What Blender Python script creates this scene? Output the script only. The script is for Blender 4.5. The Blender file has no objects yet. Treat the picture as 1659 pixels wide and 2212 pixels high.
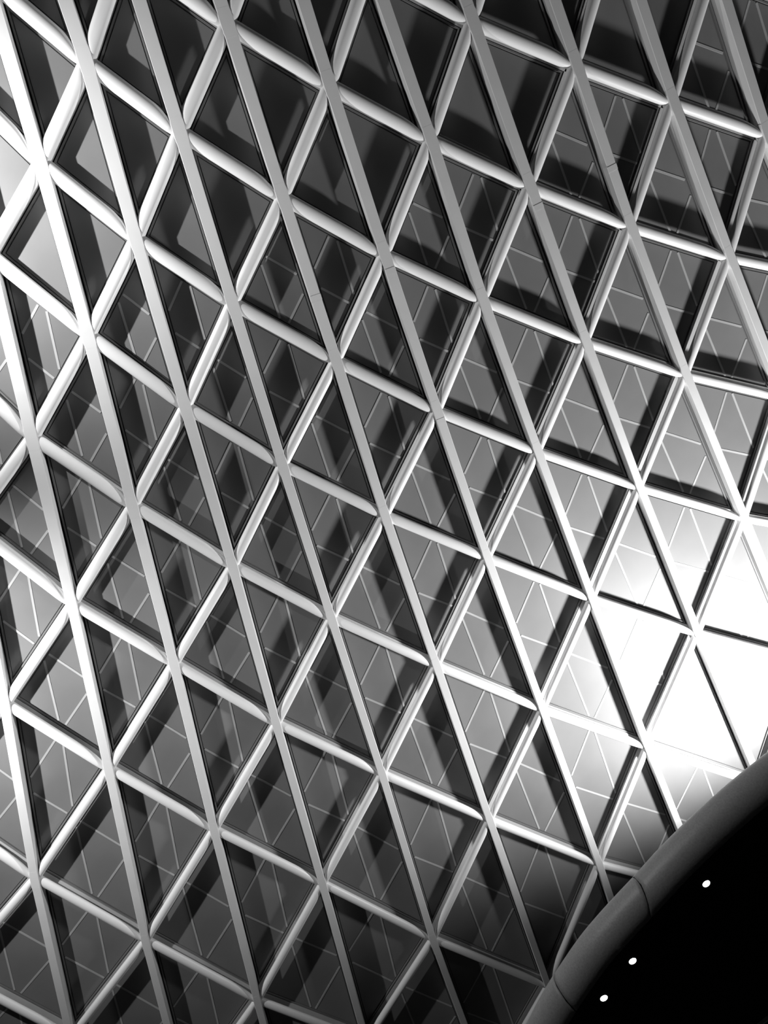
import bpy, bmesh, math, random
from mathutils import Vector, Matrix

# ------------------------------------------------------------------ camera, world, lights, exposure
scene = bpy.context.scene
COL = scene.collection
H = 20.0                      # height of the underside of the roof steel above the eye
FPX = 1700.0                  # focal length in pixels of the 1659 x 2212 frame
ROT = Matrix(((0.983179052, 0.0521044559, -0.175054496),
              (0.0, -0.958444738, -0.285278257),
              (-0.182644329, 0.280479607, -0.942322789)))   # camera axes -> world
# the eye is the origin of the plan; the floor is 1.6 m lower
cam_data = bpy.data.cameras.new('camera')
cam_data.sensor_fit = 'VERTICAL'
cam_data.sensor_height = 36.0
cam_data.lens = FPX / 2212.0 * 36.0
cam_data.clip_end = 300
cam = bpy.data.objects.new('camera', cam_data)
COL.objects.link(cam)
cam.matrix_world = ROT.to_4x4()
scene.camera = cam

scene.view_settings.view_transform = 'Standard'
scene.view_settings.look = 'None'
scene.view_settings.exposure = 0.0
scene.view_settings.gamma = 1.0
scene.view_settings.use_curve_mapping = False

world = bpy.data.worlds.new('hall_ambient')
scene.world = world
world.use_nodes = True
world.node_tree.nodes['Background'].inputs[0].default_value = (1, 1, 1, 1)
world.node_tree.nodes['Background'].inputs[1].default_value = 0.015

def spot(name, loc, target, power, size, blend, radius):
    d = bpy.data.lights.new(name, 'SPOT')
    d.energy = power; d.spot_size = math.radians(size); d.spot_blend = blend; d.shadow_soft_size = radius
    o = bpy.data.objects.new(name, d); COL.objects.link(o)
    o.location = loc
    o.rotation_euler = (Vector(target) - Vector(loc)).to_track_quat('-Z', 'Y').to_euler()
    return o
# floodlights washing the roof: two from the wall on the left, one from behind the canopy; an added fill stands in for roof bounce on the canopy edge
spot('roof_floodlight', (-8.8, -1.8, H-3.6), (-6.0, -1.2, H+0.5), 6000, 135, 1.0, 0.08)
spot('roof_floodlight', (-10.8, 8.0, H-4.6), (-6.5, 12.0, H+0.5), 7500, 118, 1.0, 0.12)
spot('roof_floodlight', (17.0, 14.4, H-5.8), (12.0, 8.2, H+0.5), 20500, 150, 1.0, 0.55)
spot('canopy_bounce_fill', (-9.0, 2.0, 14.0), (6.5, 10.0, 9.5), 2000, 44, 0.8, 0.2)

# plan positions (metres) of the joints of the roof lattice, by row and column
NODES = {(-3,0):(-7.528,-6.498),(-3,1):(-6.466,-7.922),(-2,-2):(-8.616,-1.263),(-2,-1):(-7.188,-2.725),(-2,0):(-5.881,-4.398),(-2,1):(-4.710,-6.037),(-2,2):(-3.790,-8.056),(-1,-3):(-8.567,3.238),(-1,-2):(-6.911,1.385),(-1,-1):(-5.386,-0.514),(-1,0):(-4.042,-2.458),(-1,1):(-2.862,-4.511),(-1,2):(-1.893,-6.681),(-1,3):(-0.889,-8.895),(0,-5):(-10.952,10.747),(0,-4):(-8.642,8.258),(0,-3):(-6.670,5.847),(0,-2):(-4.960,3.725),(0,-1):(-3.410,1.312),(0,0):(-2.134,-0.873),(0,1):(-0.978,-3.176),(0,2):(0.203,-5.397),(0,3):(1.277,-7.788),(1,-6):(-11.603,16.444),(1,-5):(-8.849,13.649),(1,-4):(-6.486,10.851),(1,-3):(-4.508,8.134),(1,-2):(-2.772,5.567),(1,-1):(-1.295,3.078),(1,0):(-0.010,0.590),(1,1):(1.290,-1.830),(1,2):(2.456,-4.257),(1,3):(3.413,-6.705),(1,4):(4.263,-9.166),(2,-7):(-12.065,22.207),(2,-6):(-9.034,19.459),(2,-5):(-6.407,16.473),(2,-4):(-4.069,13.154),(2,-3):(-2.081,10.092),(2,-2):(-0.364,7.371),(2,-1):(1.053,4.673),(2,0):(2.498,2.015),(2,1):(3.744,-0.556),(2,2):(4.868,-3.178),(2,3):(5.815,-5.735),(2,4):(6.717,-8.437),(3,-8):(-12.142,28.042),(3,-7):(-8.894,25.504),(3,-6):(-6.075,22.478),(3,-5):(-3.581,19.216),(3,-4):(-1.340,15.571),(3,-3):(0.606,12.251),(3,-2):(2.246,9.097),(3,-1):(3.760,6.188),(3,0):(5.159,3.375),(3,1):(6.308,0.544),(3,2):(7.423,-2.201),(3,3):(8.440,-4.938),(3,4):(9.223,-7.798),(4,-7):(-5.508,28.972),(4,-6):(-2.827,25.831),(4,-5):(-0.379,22.201),(4,-4):(1.803,18.017),(4,-3):(3.680,14.314),(4,-2):(5.296,10.857),(4,-1):(6.709,7.607),(4,0):(8.030,4.582),(4,1):(9.204,1.628),(4,2):(10.208,-1.291),(4,3):(11.065,-4.227),(4,4):(11.826,-7.161),(4,5):(12.384,-10.083),(5,-6):(0.640,28.878),(5,-5):(3.143,24.715),(5,-4):(5.370,20.811),(5,-3):(7.134,16.449),(5,-2):(8.672,12.667),(5,-1):(9.995,9.115),(5,0):(11.175,5.758),(5,1):(12.234,2.572),(5,2):(13.143,-0.533),(5,3):(13.773,-3.561),(5,4):(14.416,-6.557),(5,5):(14.834,-9.370),(6,-6):(5.033,31.803),(6,-5):(7.564,27.906),(6,-4):(9.545,23.618),(6,-3):(11.021,18.731),(6,-2):(12.318,14.414),(6,-1):(13.597,10.549),(6,0):(14.659,6.879),(6,1):(15.402,3.296),(6,2):(16.111,-0.031),(6,3):(16.651,-3.126),(6,4):(17.098,-6.086),(6,5):(17.546,-9.047),(7,-5):(11.964,30.850),(7,-4):(13.545,25.610),(7,-3):(15.139,20.554),(7,-2):(16.664,16.398),(7,-1):(17.460,11.861),(7,0):(18.199,7.663),(7,1):(18.754,3.742),(7,2):(19.193,0.146),(7,3):(19.581,-3.070),(8,-5):(16.149,32.755),(8,-4):(17.753,27.148),(8,-3):(19.494,22.313),(8,-2):(20.636,17.613),(8,-1):(21.160,12.602),(8,0):(21.607,7.850),(9,-5):(20.384,33.866),(9,-4):(22.142,28.457),(9,-3):(23.830,23.718),(9,-2):(24.364,18.184),}

# ------------------------------------------------------------------ helpers
def mat(name, grey, rough=0.6, metallic=0.0, noise=0.0, scale=3.0, spec=0.5, emit=None, bump=0.0):
    m = bpy.data.materials.new(name); m.use_nodes = True
    nt = m.node_tree; b = nt.nodes['Principled BSDF']
    b.inputs['Roughness'].default_value = rough
    b.inputs['Metallic'].default_value = metallic
    b.inputs['Specular IOR Level'].default_value = spec
    b.inputs['Base Color'].default_value = (grey, grey, grey, 1)
    if noise or bump:
        tc = nt.nodes.new('ShaderNodeTexCoord'); n = nt.nodes.new('ShaderNodeTexNoise')
        n.inputs['Scale'].default_value = scale; n.inputs['Detail'].default_value = 4
        nt.links.new(tc.outputs['Object'], n.inputs['Vector'])
        if noise:
            r = nt.nodes.new('ShaderNodeMapRange')
            r.inputs['From Min'].default_value = 0.3; r.inputs['From Max'].default_value = 0.7
            r.inputs['To Min'].default_value = grey*(1-noise); r.inputs['To Max'].default_value = grey*(1+noise)
            nt.links.new(n.outputs['Fac'], r.inputs['Value']); nt.links.new(r.outputs['Result'], b.inputs['Base Color'])
        if bump:
            bp = nt.nodes.new('ShaderNodeBump'); bp.inputs['Strength'].default_value = bump; bp.inputs['Distance'].default_value = 0.01
            nt.links.new(n.outputs['Fac'], bp.inputs['Height']); nt.links.new(bp.outputs['Normal'], b.inputs['Normal'])
    if emit:
        b.inputs['Emission Color'].default_value = (1, 1, 1, 1); b.inputs['Emission Strength'].default_value = emit
    return m
M_BEAM = mat('white_painted_steel', 0.64, 0.5, noise=0.03, scale=1.5)
M_TUBE = mat('white_tube_paint', 0.78, 0.42, noise=0.02, scale=2.0)
M_WEB = mat('web_plate_paint', 0.42, 0.55, noise=0.04, scale=2.0)
M_RAIL = mat('rail_paint', 0.48, 0.5, noise=0.03, scale=2.0)
M_PANEL = mat('grey_ceiling_board', 0.17, 0.55, noise=0.06, scale=0.8, spec=0.35)
M_FRAME = mat('panel_edge_frame', 0.16, 0.5, noise=0.03, spec=0.4)
M_JOINT = mat('joint_strip_paint', 0.40, 0.5, noise=0.03)
M_DARK = mat('dark_roof_void', 0.02, 0.9, noise=0.1)
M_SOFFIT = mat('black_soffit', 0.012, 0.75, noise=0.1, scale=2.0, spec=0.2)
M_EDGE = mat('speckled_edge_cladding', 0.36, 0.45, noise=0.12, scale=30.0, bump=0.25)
M_TRIM = mat('pale_metal_trim', 0.6, 0.4, metallic=0.3)
M_LAMP = mat('lit_lens', 0.9, 0.4, emit=6.0)

def link(name, bm, material, parent=None, smooth=False, loc=None):
    bmesh.ops.recalc_face_normals(bm, faces=bm.faces[:])
    me = bpy.data.meshes.new(name); bm.to_mesh(me); bm.free()
    me.materials.append(material)
    if smooth:
        me.polygons.foreach_set('use_smooth', [True]*len(me.polygons))
    o = bpy.data.objects.new(name, me); COL.objects.link(o)
    if parent: o.parent = parent
    if loc: o.location = loc
    return o
def tag(o, label, cat, group=None, kind=None):
    if label: o['label'] = label
    if cat: o['category'] = cat
    if group: o['group'] = group
    if kind: o['kind'] = kind
def empty(name, loc):
    o = bpy.data.objects.new(name, None); COL.objects.link(o); o.location = loc
    o.empty_display_size = 0.2
    return o
def rings(bm, rs, close_ends=True):
    vs = [[bm.verts.new(p) for p in r] for r in rs]
    n = len(vs[0])
    for a, b in zip(vs[:-1], vs[1:]):
        for k in range(n):
            bm.faces.new((a[k], a[(k+1) % n], b[(k+1) % n], b[k]))
    if close_ends:
        bm.faces.new(vs[0][::-1]); bm.faces.new(vs[-1])
def prism(bm, poly, z0, z1):
    rings(bm, [[(x, y, z0) for x, y in poly], [(x, y, z1) for x, y in poly]])
def project(p):
    c = ROT.transposed() @ Vector(p)
    return (829.5 + FPX*c.x/-c.z, 1106 - FPX*c.y/-c.z)
def inframe(pts, pad):
    q = [project(p) for p in pts]
    return not (max(a for a, b in q) < -pad or min(a for a, b in q) > 1659+pad or max(b for a, b in q) < -pad or min(b for a, b in q) > 2212+pad)
def clipped(poly):      # visible area of a polygon inside the frame
    pts = [project(p) for p in poly]
    for ax, lim, sgn in ((0, 0, 1), (0, 1659, -1), (1, 0, 1), (1, 2212, -1)):
        out = []
        for a, b in zip(pts, pts[1:]+pts[:1]):
            ia, ib = sgn*(a[ax]-lim) >= 0, sgn*(b[ax]-lim) >= 0
            if ia: out.append(a)
            if ia != ib:
                t = (lim-a[ax])/(b[ax]-a[ax]); out.append((a[0]+t*(b[0]-a[0]), a[1]+t*(b[1]-a[1])))
        pts = out
        if not pts: return 0, None
    A = abs(sum(a[0]*b[1]-b[0]*a[1] for a, b in zip(pts, pts[1:]+pts[:1])))/2
    return A, (sum(p[0] for p in pts)/len(pts), sum(p[1] for p in pts)/len(pts))
ORD = ['zeroth', 'first', 'second', 'third', 'fourth', 'fifth', 'sixth', 'seventh', 'eighth', 'ninth', 'tenth', 'eleventh', 'twelfth', 'thirteenth', 'fourteenth', 'fifteenth', 'sixteenth', 'seventeenth', 'eighteenth']

def member_scale(x, y):       # the steel gets more slender towards the bottom and the right of the roof
    return max(0.78, min(1.12, 1.05 - 0.011*(x+4) - 0.0135*(y+3)))
P = {k: Vector((x, y, H)) for k, (x, y) in NODES.items()}
PANEL_Z = H + 0.42

# canopy outline on the plan (its underside level is below the roof)
CZ = 10.0
OUTLINE = [(10.205, 6.393),(9.281, 7.028),(8.351, 7.709),(7.901, 8.07),(7.521, 8.407),(7.068, 8.845),(6.616, 9.334),(6.241, 9.792),(5.709, 10.422),(5.29, 10.984),(4.876, 11.707),(4.688, 12.079),(4.501, 12.528),(4.242, 13.302)]
def covered(p):               # hidden behind the canopy?
    q = Vector(p) * (CZ/p[2])
    pts = OUTLINE
    for (x0, y0), (x1, y1) in zip(pts[:-1], pts[1:]):
        if y0 <= q.y <= y1 and q.x > x0 + (x1-x0)*(q.y-y0)/(y1-y0) + 0.25: return True
    return q.y > pts[-1][1] and q.x > pts[-1][0]

# ------------------------------------------------------------------ the setting
bm = bmesh.new()
prism(bm, [(-22, -16), (26, -16), (26, 26), (-22, 26)], H+0.51, H+0.75)
o = link('ceiling', bm, M_DARK); tag(o, 'dark roof deck above the lattice and its panels', None, kind='structure')

bm = bmesh.new()
prism(bm, [(-22, -16), (26, -16), (26, 26), (-22, 26)], -1.9, -1.6)
o = link('floor', bm, M_DARK); tag(o, 'dark concourse floor far below the roof', None, kind='structure')

# ------------------------------------------------------------------ steep flat-faced beams
lines = {}
for (i, j) in P: lines.setdefault(i+j, []).append((i, j))
vis_lines = []
for s, ks in lines.items():
    ks.sort(key=lambda k: k[0])
    seg = [k for k in range(len(ks)-1) if inframe([P[ks[k]], P[ks[k+1]]], 30)]
    seg = [k for k in seg if clipped([P[ks[k]]+Vector((-.15,0,0)), P[ks[k]]+Vector((.15,0,0)), P[ks[k+1]]+Vector((.15,0,0)), P[ks[k+1]]+Vector((-.15,0,0))])[0] > 0]
    if seg: vis_lines.append((s, ks, max(0, seg[0]-1), min(len(ks)-1, seg[-1]+2)))
vis_lines.sort()
LINE_NO = {s: n+1 for n, (s, ks, a, b) in enumerate(vis_lines)}
print('lines', [(s, a, b, len(ks)) for s, ks, a, b in vis_lines])
def beam_section(p, d, w, zb, zt, bev):
    n = Vector((-d.y, d.x, 0))
    h = w/2
    prof = [(-h+bev, zb), (h-bev, zb), (h, zb+bev), (h, zt), (-h, zt), (-h, zb+bev)]
    return [(p.x+n.x*a, p.y+n.y*a, z) for a, z in prof]
beam_total = len(vis_lines)
SPLICES = {(3, 2): 0.13, (2, 1): 0.10, (3, 3): 0.63, (4, 4): 0.45, (3, 0): 0.06, (1, 1): 0.6}
for s, ks, a, b in vis_lines:
    pts = [P[k] for k in ks[a:b+1]]
    org = pts[0].copy()
    bm = bmesh.new(); rs = []
    for n, p in enumerate(pts):
        d = (pts[min(n+1, len(pts)-1)] - pts[max(n-1, 0)]).normalized()
        w = 0.285*member_scale(p.x, p.y)
        rs.append([(x-org.x, y-org.y, z-org.z) for x, y, z in beam_section(p, d, w, H, H+0.25, 0.012)])
    rings(bm, rs)
    root = empty('box_beam', org)
    no = LINE_NO[s]
    where = ('leftmost' if no == 1 else 'rightmost' if no == beam_total else ORD[no]+' from the left')
    tag(root, 'long steep flat-faced white steel beam, %s of those crossing the roof' % where, 'beam', 'steep flat-faced roof beams')
    link('beam_body', bm, M_BEAM, root)
    bm = bmesh.new(); rs = []
    for n, p in enumerate(pts):
        d = (pts[min(n+1, len(pts)-1)] - pts[max(n-1, 0)]).normalized()
        w = 0.22*member_scale(p.x, p.y)
        rs.append([(x-org.x, y-org.y, z-org.z) for x, y, z in beam_section(p, d, w, H+0.25, H+0.50, 0.01)])
    rings(bm, rs)
    link('web_plate', bm, M_WEB, root)
    for n, p in enumerate(pts):
        if n in (0, len(pts)-1) or not inframe([p], 20): continue
        d1 = (pts[n+1]-p).normalized(); d0 = (p-pts[n-1]).normalized()
        d = (d0+d1).normalized(); w = 0.305*member_scale(p.x, p.y)
        L = 0.30
        bm = bmesh.new()
        rs = [[(x-org.x, y-org.y, z-org.z) for x, y, z in beam_section(p+d*t, d, w*ww, H-0.001, H+0.23, 0.012)] for t, ww in ((-L, 0.9), (-L*.6, 1), (L*.6, 1), (L, 0.9))]
        rings(bm, rs)
        link('node_casting', bm, M_BEAM, root)
        i, j = ks[a+n]
        if (i, j) in SPLICES:           # welded splice somewhere below the node
            bm = bmesh.new()
            q = p.lerp(pts[n+1], SPLICES[(i, j)])
            rs = [[(x-org.x, y-org.y, z-org.z) for x, y, z in beam_section(q+d1*t, d1, w*.94, H-0.006, H+0.2, 0.01)] for t in (-0.07, 0.07)]
            rings(bm, rs)
            link('splice_plate', bm, M_BEAM, root)

# ------------------------------------------------------------------ tubes between the beams
def tube(p, q, kind):
    adir = (P_dir(p, q))
    d = (q-p); L0 = d.length; d.normalize()
    n = Vector((-d.y, d.x, 0))
    mid = (p+q)/2
    ms = member_scale(mid.x, mid.y)
    W = (0.345 if kind == 'C' else 0.315)*ms
    bw = 0.27*ms/2
    # beam direction makes the mitre at both ends
    sn = abs(adir.x*d.y-adir.y*d.x); cs = adir.dot(d)
    cot = cs/ (adir.x*n.x+adir.y*n.y)
    trim = bw/sn - 0.01
    L = L0-2*trim
    nseg, nr = 26, 20
    rs = []
    zc = H+0.14
    for k in range(nseg+1):
        t = k/nseg
        t = 0.5-0.5*math.cos(math.pi*t)
        x = -L/2 + L*t
        e = 0.3 if kind == 'C' else 0.09
        def rnd(u, m):
            return 1.0 if u > e else m + (1-m)*math.sqrt(max(0, 1-(1-u/e)**2))
        if kind == 'B': a, b = W/2*rnd(1-t, 0.35), W/2*rnd(t, 0.35)
        if kind == 'C': a, b = W/2*rnd(min(1, (1-t)*2.2), 0.6), W/2*rnd(1-t, 0.0)
        c, hw = (a-b)/2, (a+b)/2
        hh = 0.135*ms*(0.5+0.5*hw/(W/2))
        r = []
        for m in range(nr):
            th = 2*math.pi*m/nr
            yy = c+hw*math.cos(th); zz = zc+hh*math.sin(th)
            endw = (2*t-1)**2
            xx = x + yy*cot*endw
            v = mid + d*xx + n*yy
            r.append((v.x-mid.x, v.y-mid.y, zz-H))
        rs.append(r)
    bm = bmesh.new(); rings(bm, rs)
    root = empty('roof_tube', mid)
    link('tube', bm, M_TUBE, root, smooth=True)
    bm = bmesh.new()
    hw = W/2*0.80
    q4 = []
    for sx, sy in ((-1, -1), (1, -1), (1, 1), (-1, 1)):
        yy = sy*hw; v = d*(sx*L/2 + yy*cot) + n*yy
        q4.append((v.x, v.y))
    prism(bm, q4, 0.385, 0.47)
    link('rail', bm, M_RAIL, root)
    return root
def P_dir(p, q): return CURDIR
tubes = []
for (i, j), p in P.items():
    for kind, k2 in (('B', (i, j+1)), ('C', (i+1, j))):
        if k2 in P: tubes.append((kind, (i, j), k2))
def node_dir(k):
    a, b = (k[0]-1, k[1]+1), (k[0]+1, k[1]-1)
    return ((P[b] if b in P else P[k]) - (P[a] if a in P else P[k])).normalized()
bands = {}
ring = []
for kind, k1, k2 in tubes:
    p, q = P[k1], P[k2]
    d = (q-p).normalized(); n = Vector((-d.y, d.x, 0))*0.15
    A, c = clipped([p+n+d*.2, q+n-d*.2, q-n-d*.2, p-n+d*.2])
    hid = sum(covered(p.lerp(q, t/10)) for t in range(1, 10))
    s = k1[0]+k1[1]
    if A > 150 and hid < 9 and s in LINE_NO or (A > 150 and hid < 9 and s+1 in LINE_NO):
        bands.setdefault((s, kind), []).append((c[1], k1, k2))
    elif inframe([p, q], 200) and hid < 9 and (s in LINE_NO or s+1 in LINE_NO):
        ring.append((kind, k1, k2))
# project all: the beam counted from the left on each side of a band
def between(s):
    a, b = LINE_NO.get(s), LINE_NO.get(s+1)
    if a and b: return 'between %s and %s steep beams from left' % (ORD[a], ORD[b])
    if b: return 'left of the leftmost steep beam'
    return 'right of the rightmost steep beam'
for (s, kind), lst in sorted(bands.items()):
    lst.sort()
    for n, (_, k1, k2) in enumerate(lst):
        CURDIR = (node_dir(k1)+node_dir(k2)).normalized()
        r = tube(P[k1], P[k2], kind)
        pos = 'topmost' if n == 0 else 'lowest' if n == len(lst)-1 else ORD[n+1]+' from top'
        if len(lst) == 1: pos = 'the only one'
        tag(r, '%s white tube %s, %s' % ('slender up-slanting' if kind == 'B' else 'broad down-slanting', between(s), pos), 'tube',
            'up-slanting roof tubes' if kind == 'B' else 'down-slanting roof tubes')
for kind, k1, k2 in ring:
    CURDIR = (node_dir(k1)+node_dir(k2)).normalized()
    r = tube(P[k1], P[k2], kind)
    tag(r, 'white roof tube just beyond the edge of the picture', 'tube', 'roof tubes beyond the picture edge')
print('tubes', sum(len(v) for v in bands.values()), 'ring', len(ring))

# ------------------------------------------------------------------ triangular ceiling panels
def inset(tri, d):
    # tri counter-clockwise Vectors; offsets every side inwards by d
    out = []
    for k in range(3):
        a, b, c = tri[k-1], tri[k], tri[(k+1) % 3]
        e1 = (b-a).normalized(); e2 = (c-b).normalized()
        n1 = Vector((-e1.y, e1.x, 0)); n2 = Vector((-e2.y, e2.x, 0))
        bis = (n1+n2); out.append(b + bis*(d/(1+n1.dot(n2))))
    return out
def ccw(t):
    a, b, c = t
    return t if (b-a).cross(c-a).z > 0 else [a, c, b]
def ring_mesh(bm, t, d0, d1, z0, z1):
    A, B = inset(t, d0), inset(t, d1)
    va = [bm.verts.new((p.x, p.y, z0)) for p in A]; vb = [bm.verts.new((p.x, p.y, z0)) for p in B]
    vc = [bm.verts.new((p.x, p.y, z1)) for p in A]; vd = [bm.verts.new((p.x, p.y, z1)) for p in B]
    for k in range(3):
        m = (k+1) % 3
        for q in ((va[k], va[m], vb[m], vb[k]), (vc[k], vc[m], vd[m], vd[k]), (va[k], va[m], vc[m], vc[k]), (vb[k], vb[m], vd[m], vd[k])):
            bm.faces.new(q)
def panel(keys, jointed):
    tri = ccw([P[k] for k in keys])
    cen = (tri[0]+tri[1]+tri[2])/3
    ms = member_scale(cen.x, cen.y)
    loc = Vector((cen.x, cen.y, PANEL_Z))
    t = [Vector((p.x-cen.x, p.y-cen.y, 0)) for p in tri]
    root = empty('triangular_panel', loc)
    g = 0.15*ms
    bm = bmesh.new()
    prism(bm, [(p.x, p.y) for p in inset(t, g+0.075)], 0, 0.06)
    link('panel_board', bm, M_PANEL, root)
    bm = bmesh.new()
    ring_mesh(bm, t, g+0.012, g+0.052, -0.035, 0.03)
    ring_mesh(bm, t, g+0.052, g+0.066, 0.02, 0.05)
    link('edge_frame', bm, M_FRAME, root)
    if jointed:
        ins = inset(t, g+0.08)
        mids = [(t[k]+t[(k+1) % 3])/2 for k in range(3)]
        for k in range(3):
            a, b = mids[k], mids[(k+1) % 3]
            # clip the strip to the board
            d = (b-a).normalized(); lo, hi = 0.0, (b-a).length
            for m in range(3):
                e = (ins[(m+1) % 3]-ins[m]); nn = Vector((-e.y, e.x, 0)).normalized()
                f0 = (a-ins[m]).dot(nn); fd = d.dot(nn)
                if abs(fd) > 1e-6:
                    tt = -f0/fd
                    if fd > 0: lo = max(lo, tt)
                    else: hi = min(hi, tt)
            if hi-lo < 0.3: continue
            w = Vector((-d.y, d.x, 0))*0.028
            A, B = a+d*(lo+0.02), a+d*(hi-0.02)
            bm = bmesh.new()
            prism(bm, [((A-w).x, (A-w).y), ((B-w).x, (B-w).y), ((B+w).x, (B+w).y), ((A+w).x, (A+w).y)], -0.009, 0.002)
            link('joint_strip', bm, M_JOINT, root)
    return root
cells = {}
rest = []
for (i, j) in P:
    for side, ks in (('L', ((i, j), (i, j+1), (i+1, j))), ('R', ((i, j+1), (i+1, j+1), (i+1, j)))):
        if not all(k in P for k in ks): continue
        tri = ccw([P[k]+Vector((0, 0, .5)) for k in ks])
        A, c = clipped(inset(tri, 0.2))
        s = i+j if side == 'L' else i+j+1
        cen = (tri[0]+tri[1]+tri[2])/3
        hid = all(covered(cen.lerp(v, 0.75)) for v in tri) and covered(cen)
        if A > 300 and not hid: cells.setdefault(s, []).append((c[1], ks, j < i))
        elif inframe(tri, 60) and not hid: rest.append((ks, j < i))
for s, lst in sorted(cells.items()):
    lst.sort()
    for n, (_, ks, jt) in enumerate(lst):
        r = panel(ks, jt)
        pos = 'topmost' if n == 0 else 'lowest' if n == len(lst)-1 else ORD[n+1]+' from top'
        if len(lst) == 1: pos = 'the only one'
        tag(r, '%s triangular panel %s, %s' % ('strip-jointed grey' if jt else 'plain grey', between(s), pos), 'ceiling panel',
            'jointed triangular ceiling panels' if jt else 'plain triangular ceiling panels')
for ks, jt in rest:
    r = panel(ks, jt)
    tag(r, 'triangular ceiling panel just beyond the edge of the picture', 'ceiling panel', 'ceiling panels beyond the picture edge')
print('panels', sum(len(v) for v in cells.values()), len(rest))

# ------------------------------------------------------------------ the dark canopy with the rounded edge
def catmull(pts, n):
    out = []
    for k in range(len(pts)-3):
        p0, p1, p2, p3 = (Vector((*p, 0)) for p in pts[k:k+4])
        for m in range(n):
            t = m/n
            out.append(0.5*((2*p1)+(p2-p0)*t+(2*p0-5*p1+4*p2-p3)*t*t+(3*p1-p0-3*p2+p3)*t**3))
    return out
back = [(4.05, 14.4), (4.15, 16.2), (5.2, 18.8), (8.0, 21.2), (12.5, 22.3), (17.5, 21.0), (21.0, 17.5), (22.0, 12.5), (20.5, 8.3), (17.6, 5.8), (14.3, 5.0), (11.9, 5.45)]
loop = OUTLINE + back
loop = loop[-1:] + loop + loop[:2]
edge = catmull(loop, 8)
NE = len(edge)
R = 0.36                      # radius of the rounded edge
CEN = Vector((12.5, 13.5, 0))
SKEW = {}
def edge_ring(k, frac_list):
    sk = SKEW.get(k % NE, 0.0)
    p = edge[k % NE]; d = (edge[(k+1) % NE]-edge[(k-1) % NE]).normalized()
    n = Vector((-d.y, d.x, 0))
    if n.dot(CEN-p) < 0: n = -n
    g = [R-R*math.cos(a) for a in frac_list]
    return [(p.x+n.x*u+d.x*sk*u, p.y+n.y*u+d.y*sk*u, CZ+R*math.sin(a)) for u, a in zip(g, frac_list)], n
canopy = empty('canopy', (CEN.x, CEN.y, CZ-R))
tag(canopy, 'black canopy with a rounded grey edge in the lower right corner', 'canopy')
org = canopy.location
arc = [-math.pi/2 + math.pi*m/16 for m in range(17)]
arc = arc[:1] + arc[1:]
def near_k(x, y): return min(range(NE), key=lambda k: (edge[k]-Vector((x, y, 0))).length)
seams = sorted([near_k(6.241, 9.792), near_k(4.919, 11.716), near_k(11.9, 5.45), near_k(4.15, 16.2), near_k(12.5, 22.3), near_k(22, 12.5)])
for c, amt in ((near_k(6.241, 9.792), 0.9), (near_k(4.919, 11.716), 0.35)):
    for k in range(c-14, c+15): SKEW[k % NE] = amt*(1-abs(k-c)/15)
for a, b in zip(seams, seams[1:]+[seams[0]+NE]):
    rs = []
    for k in range(a, b+1):
        pr, n = edge_ring(k, arc)
        if k in (a, b):
            d = (edge[(k+1) % NE]-edge[(k-1) % NE]).normalized()*(0.012 if k == a else -0.012)
            pr = [(x+d.x, y+d.y, z) for x, y, z in pr]
        # close the section a little inside, so the cladding is a solid shell
        inner = [(x+n.x*0.03, y+n.y*0.03, z) for x, y, z in pr[::-1]]
        rs.append([(x-org.x, y-org.y, z-org.z) for x, y, z in pr+inner])
    bm = bmesh.new(); rings(bm, rs)
    link('edge_cladding', bm, M_EDGE, canopy, smooth=True)
# soffit and deck
def flat(name, d, z0, z1, m):
    poly = []
    for k in range(0, NE, 2):
        pr, n = edge_ring(k, [0]); p = Vector(pr[0]); q = p+n*d
        poly.append((q.x-org.x, q.y-org.y))
    bm = bmesh.new(); prism(bm, poly, z0-org.z, z1-org.z)
    return link(name, bm, m, canopy)
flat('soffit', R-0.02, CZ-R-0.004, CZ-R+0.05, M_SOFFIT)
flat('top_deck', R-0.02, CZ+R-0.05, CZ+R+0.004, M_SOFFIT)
flat('core', 0.10, CZ-0.1, CZ+0.1, M_SOFFIT)
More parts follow.
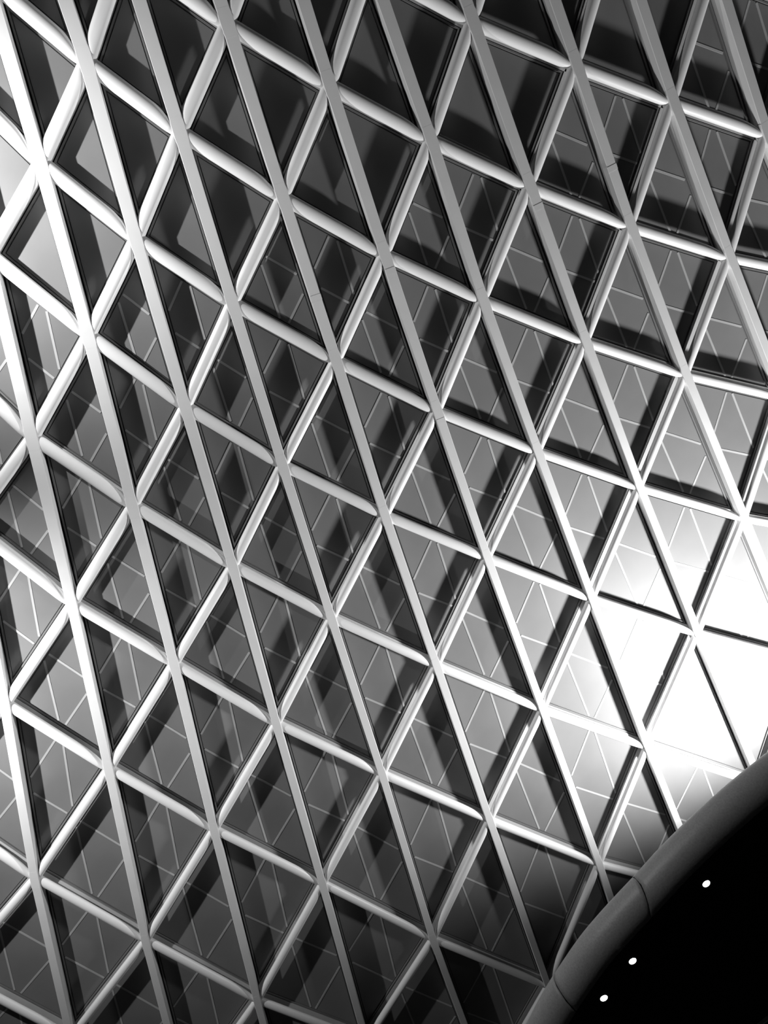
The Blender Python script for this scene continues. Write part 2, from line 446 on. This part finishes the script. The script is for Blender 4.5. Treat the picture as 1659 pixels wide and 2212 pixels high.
# thin panel seams in the soffit
def strip(pts, w, z, t, m, name, parent, o):
    rs = []
    for k, p in enumerate(pts):
        d = (pts[min(k+1, len(pts)-1)]-pts[max(k-1, 0)]).normalized(); n = Vector((-d.y, d.x, 0))*w
        rs.append([(p.x-n.x-o.x, p.y-n.y-o.y, z-o.z), (p.x+n.x-o.x, p.y+n.y-o.y, z-o.z), (p.x+n.x-o.x, p.y+n.y-o.y, z+t-o.z), (p.x-n.x-o.x, p.y-n.y-o.y, z+t-o.z)])
    bm = bmesh.new(); rings(bm, rs)
    return link(name, bm, m, parent)
M_SEAM = mat('open_seam', 0.003, 0.9)
strip([Vector(p) for p in ((6.30, 10.25, 0), (6.46, 10.50, 0), (6.67, 11.48, 0), (6.83, 12.3, 0), (7.1, 14.0, 0))], 0.008, CZ-R-0.008, 0.01, M_SEAM, 'soffit_seam', canopy, org)
strip([Vector(p) for p in ((8.573, 11.922, 0), (8.805, 12.294, 0), (9.6, 13.4, 0))], 0.006, CZ-R-0.008, 0.01, M_SEAM, 'soffit_seam', canopy, org)
# pale ring of the inner rim, only its corner shows
rc = Vector((12.2, 17.0, 0)); rad = (Vector((8.80, 12.935, 0))-rc).length
rp = [rc+Vector((math.cos(t), math.sin(t), 0))*rad for t in [math.radians(195+k*5) for k in range(20)]]
strip(rp, 0.02, CZ-R-0.06, 0.06, M_TRIM, 'inner_rim_trim', canopy, org)

# ------------------------------------------------------------------ downlights in the soffit
def downlight(x, y, label):
    root = empty('downlight', (x, y, CZ-R-0.006))
    tag(root, label, 'downlight', 'round downlights in the canopy')
    N = 32
    bm = bmesh.new()
    rr = [(0.066, -0.004), (0.072, -0.012), (0.084, -0.008), (0.086, 0.0), (0.066, 0.0)]
    vs = [[bm.verts.new((r*math.cos(2*math.pi*k/N), r*math.sin(2*math.pi*k/N), z)) for r, z in rr] for k in range(N)]
    for k in range(N):
        a, b = vs[k], vs[(k+1) % N]
        for m in range(5): bm.faces.new((a[m], b[m], b[(m+1) % 5], a[(m+1) % 5]))
    link('trim_ring', bm, M_SOFFIT, root, smooth=True)
    bm = bmesh.new()
    prism(bm, [(0.066*math.cos(2*math.pi*k/N), 0.066*math.sin(2*math.pi*k/N)) for k in range(N)], -0.006, 0.0)
    link('lens', bm, M_LAMP, root)
F = (CZ-R)/CZ
downlight(7.517*F, 10.029*F, 'lit round white downlight in the black canopy, highest of the three')
downlight(6.286*F, 11.473*F, 'lit round white downlight in the black canopy, middle of the three')
downlight(5.81*F, 12.206*F, 'lit round white downlight in the black canopy, lowest of the three')
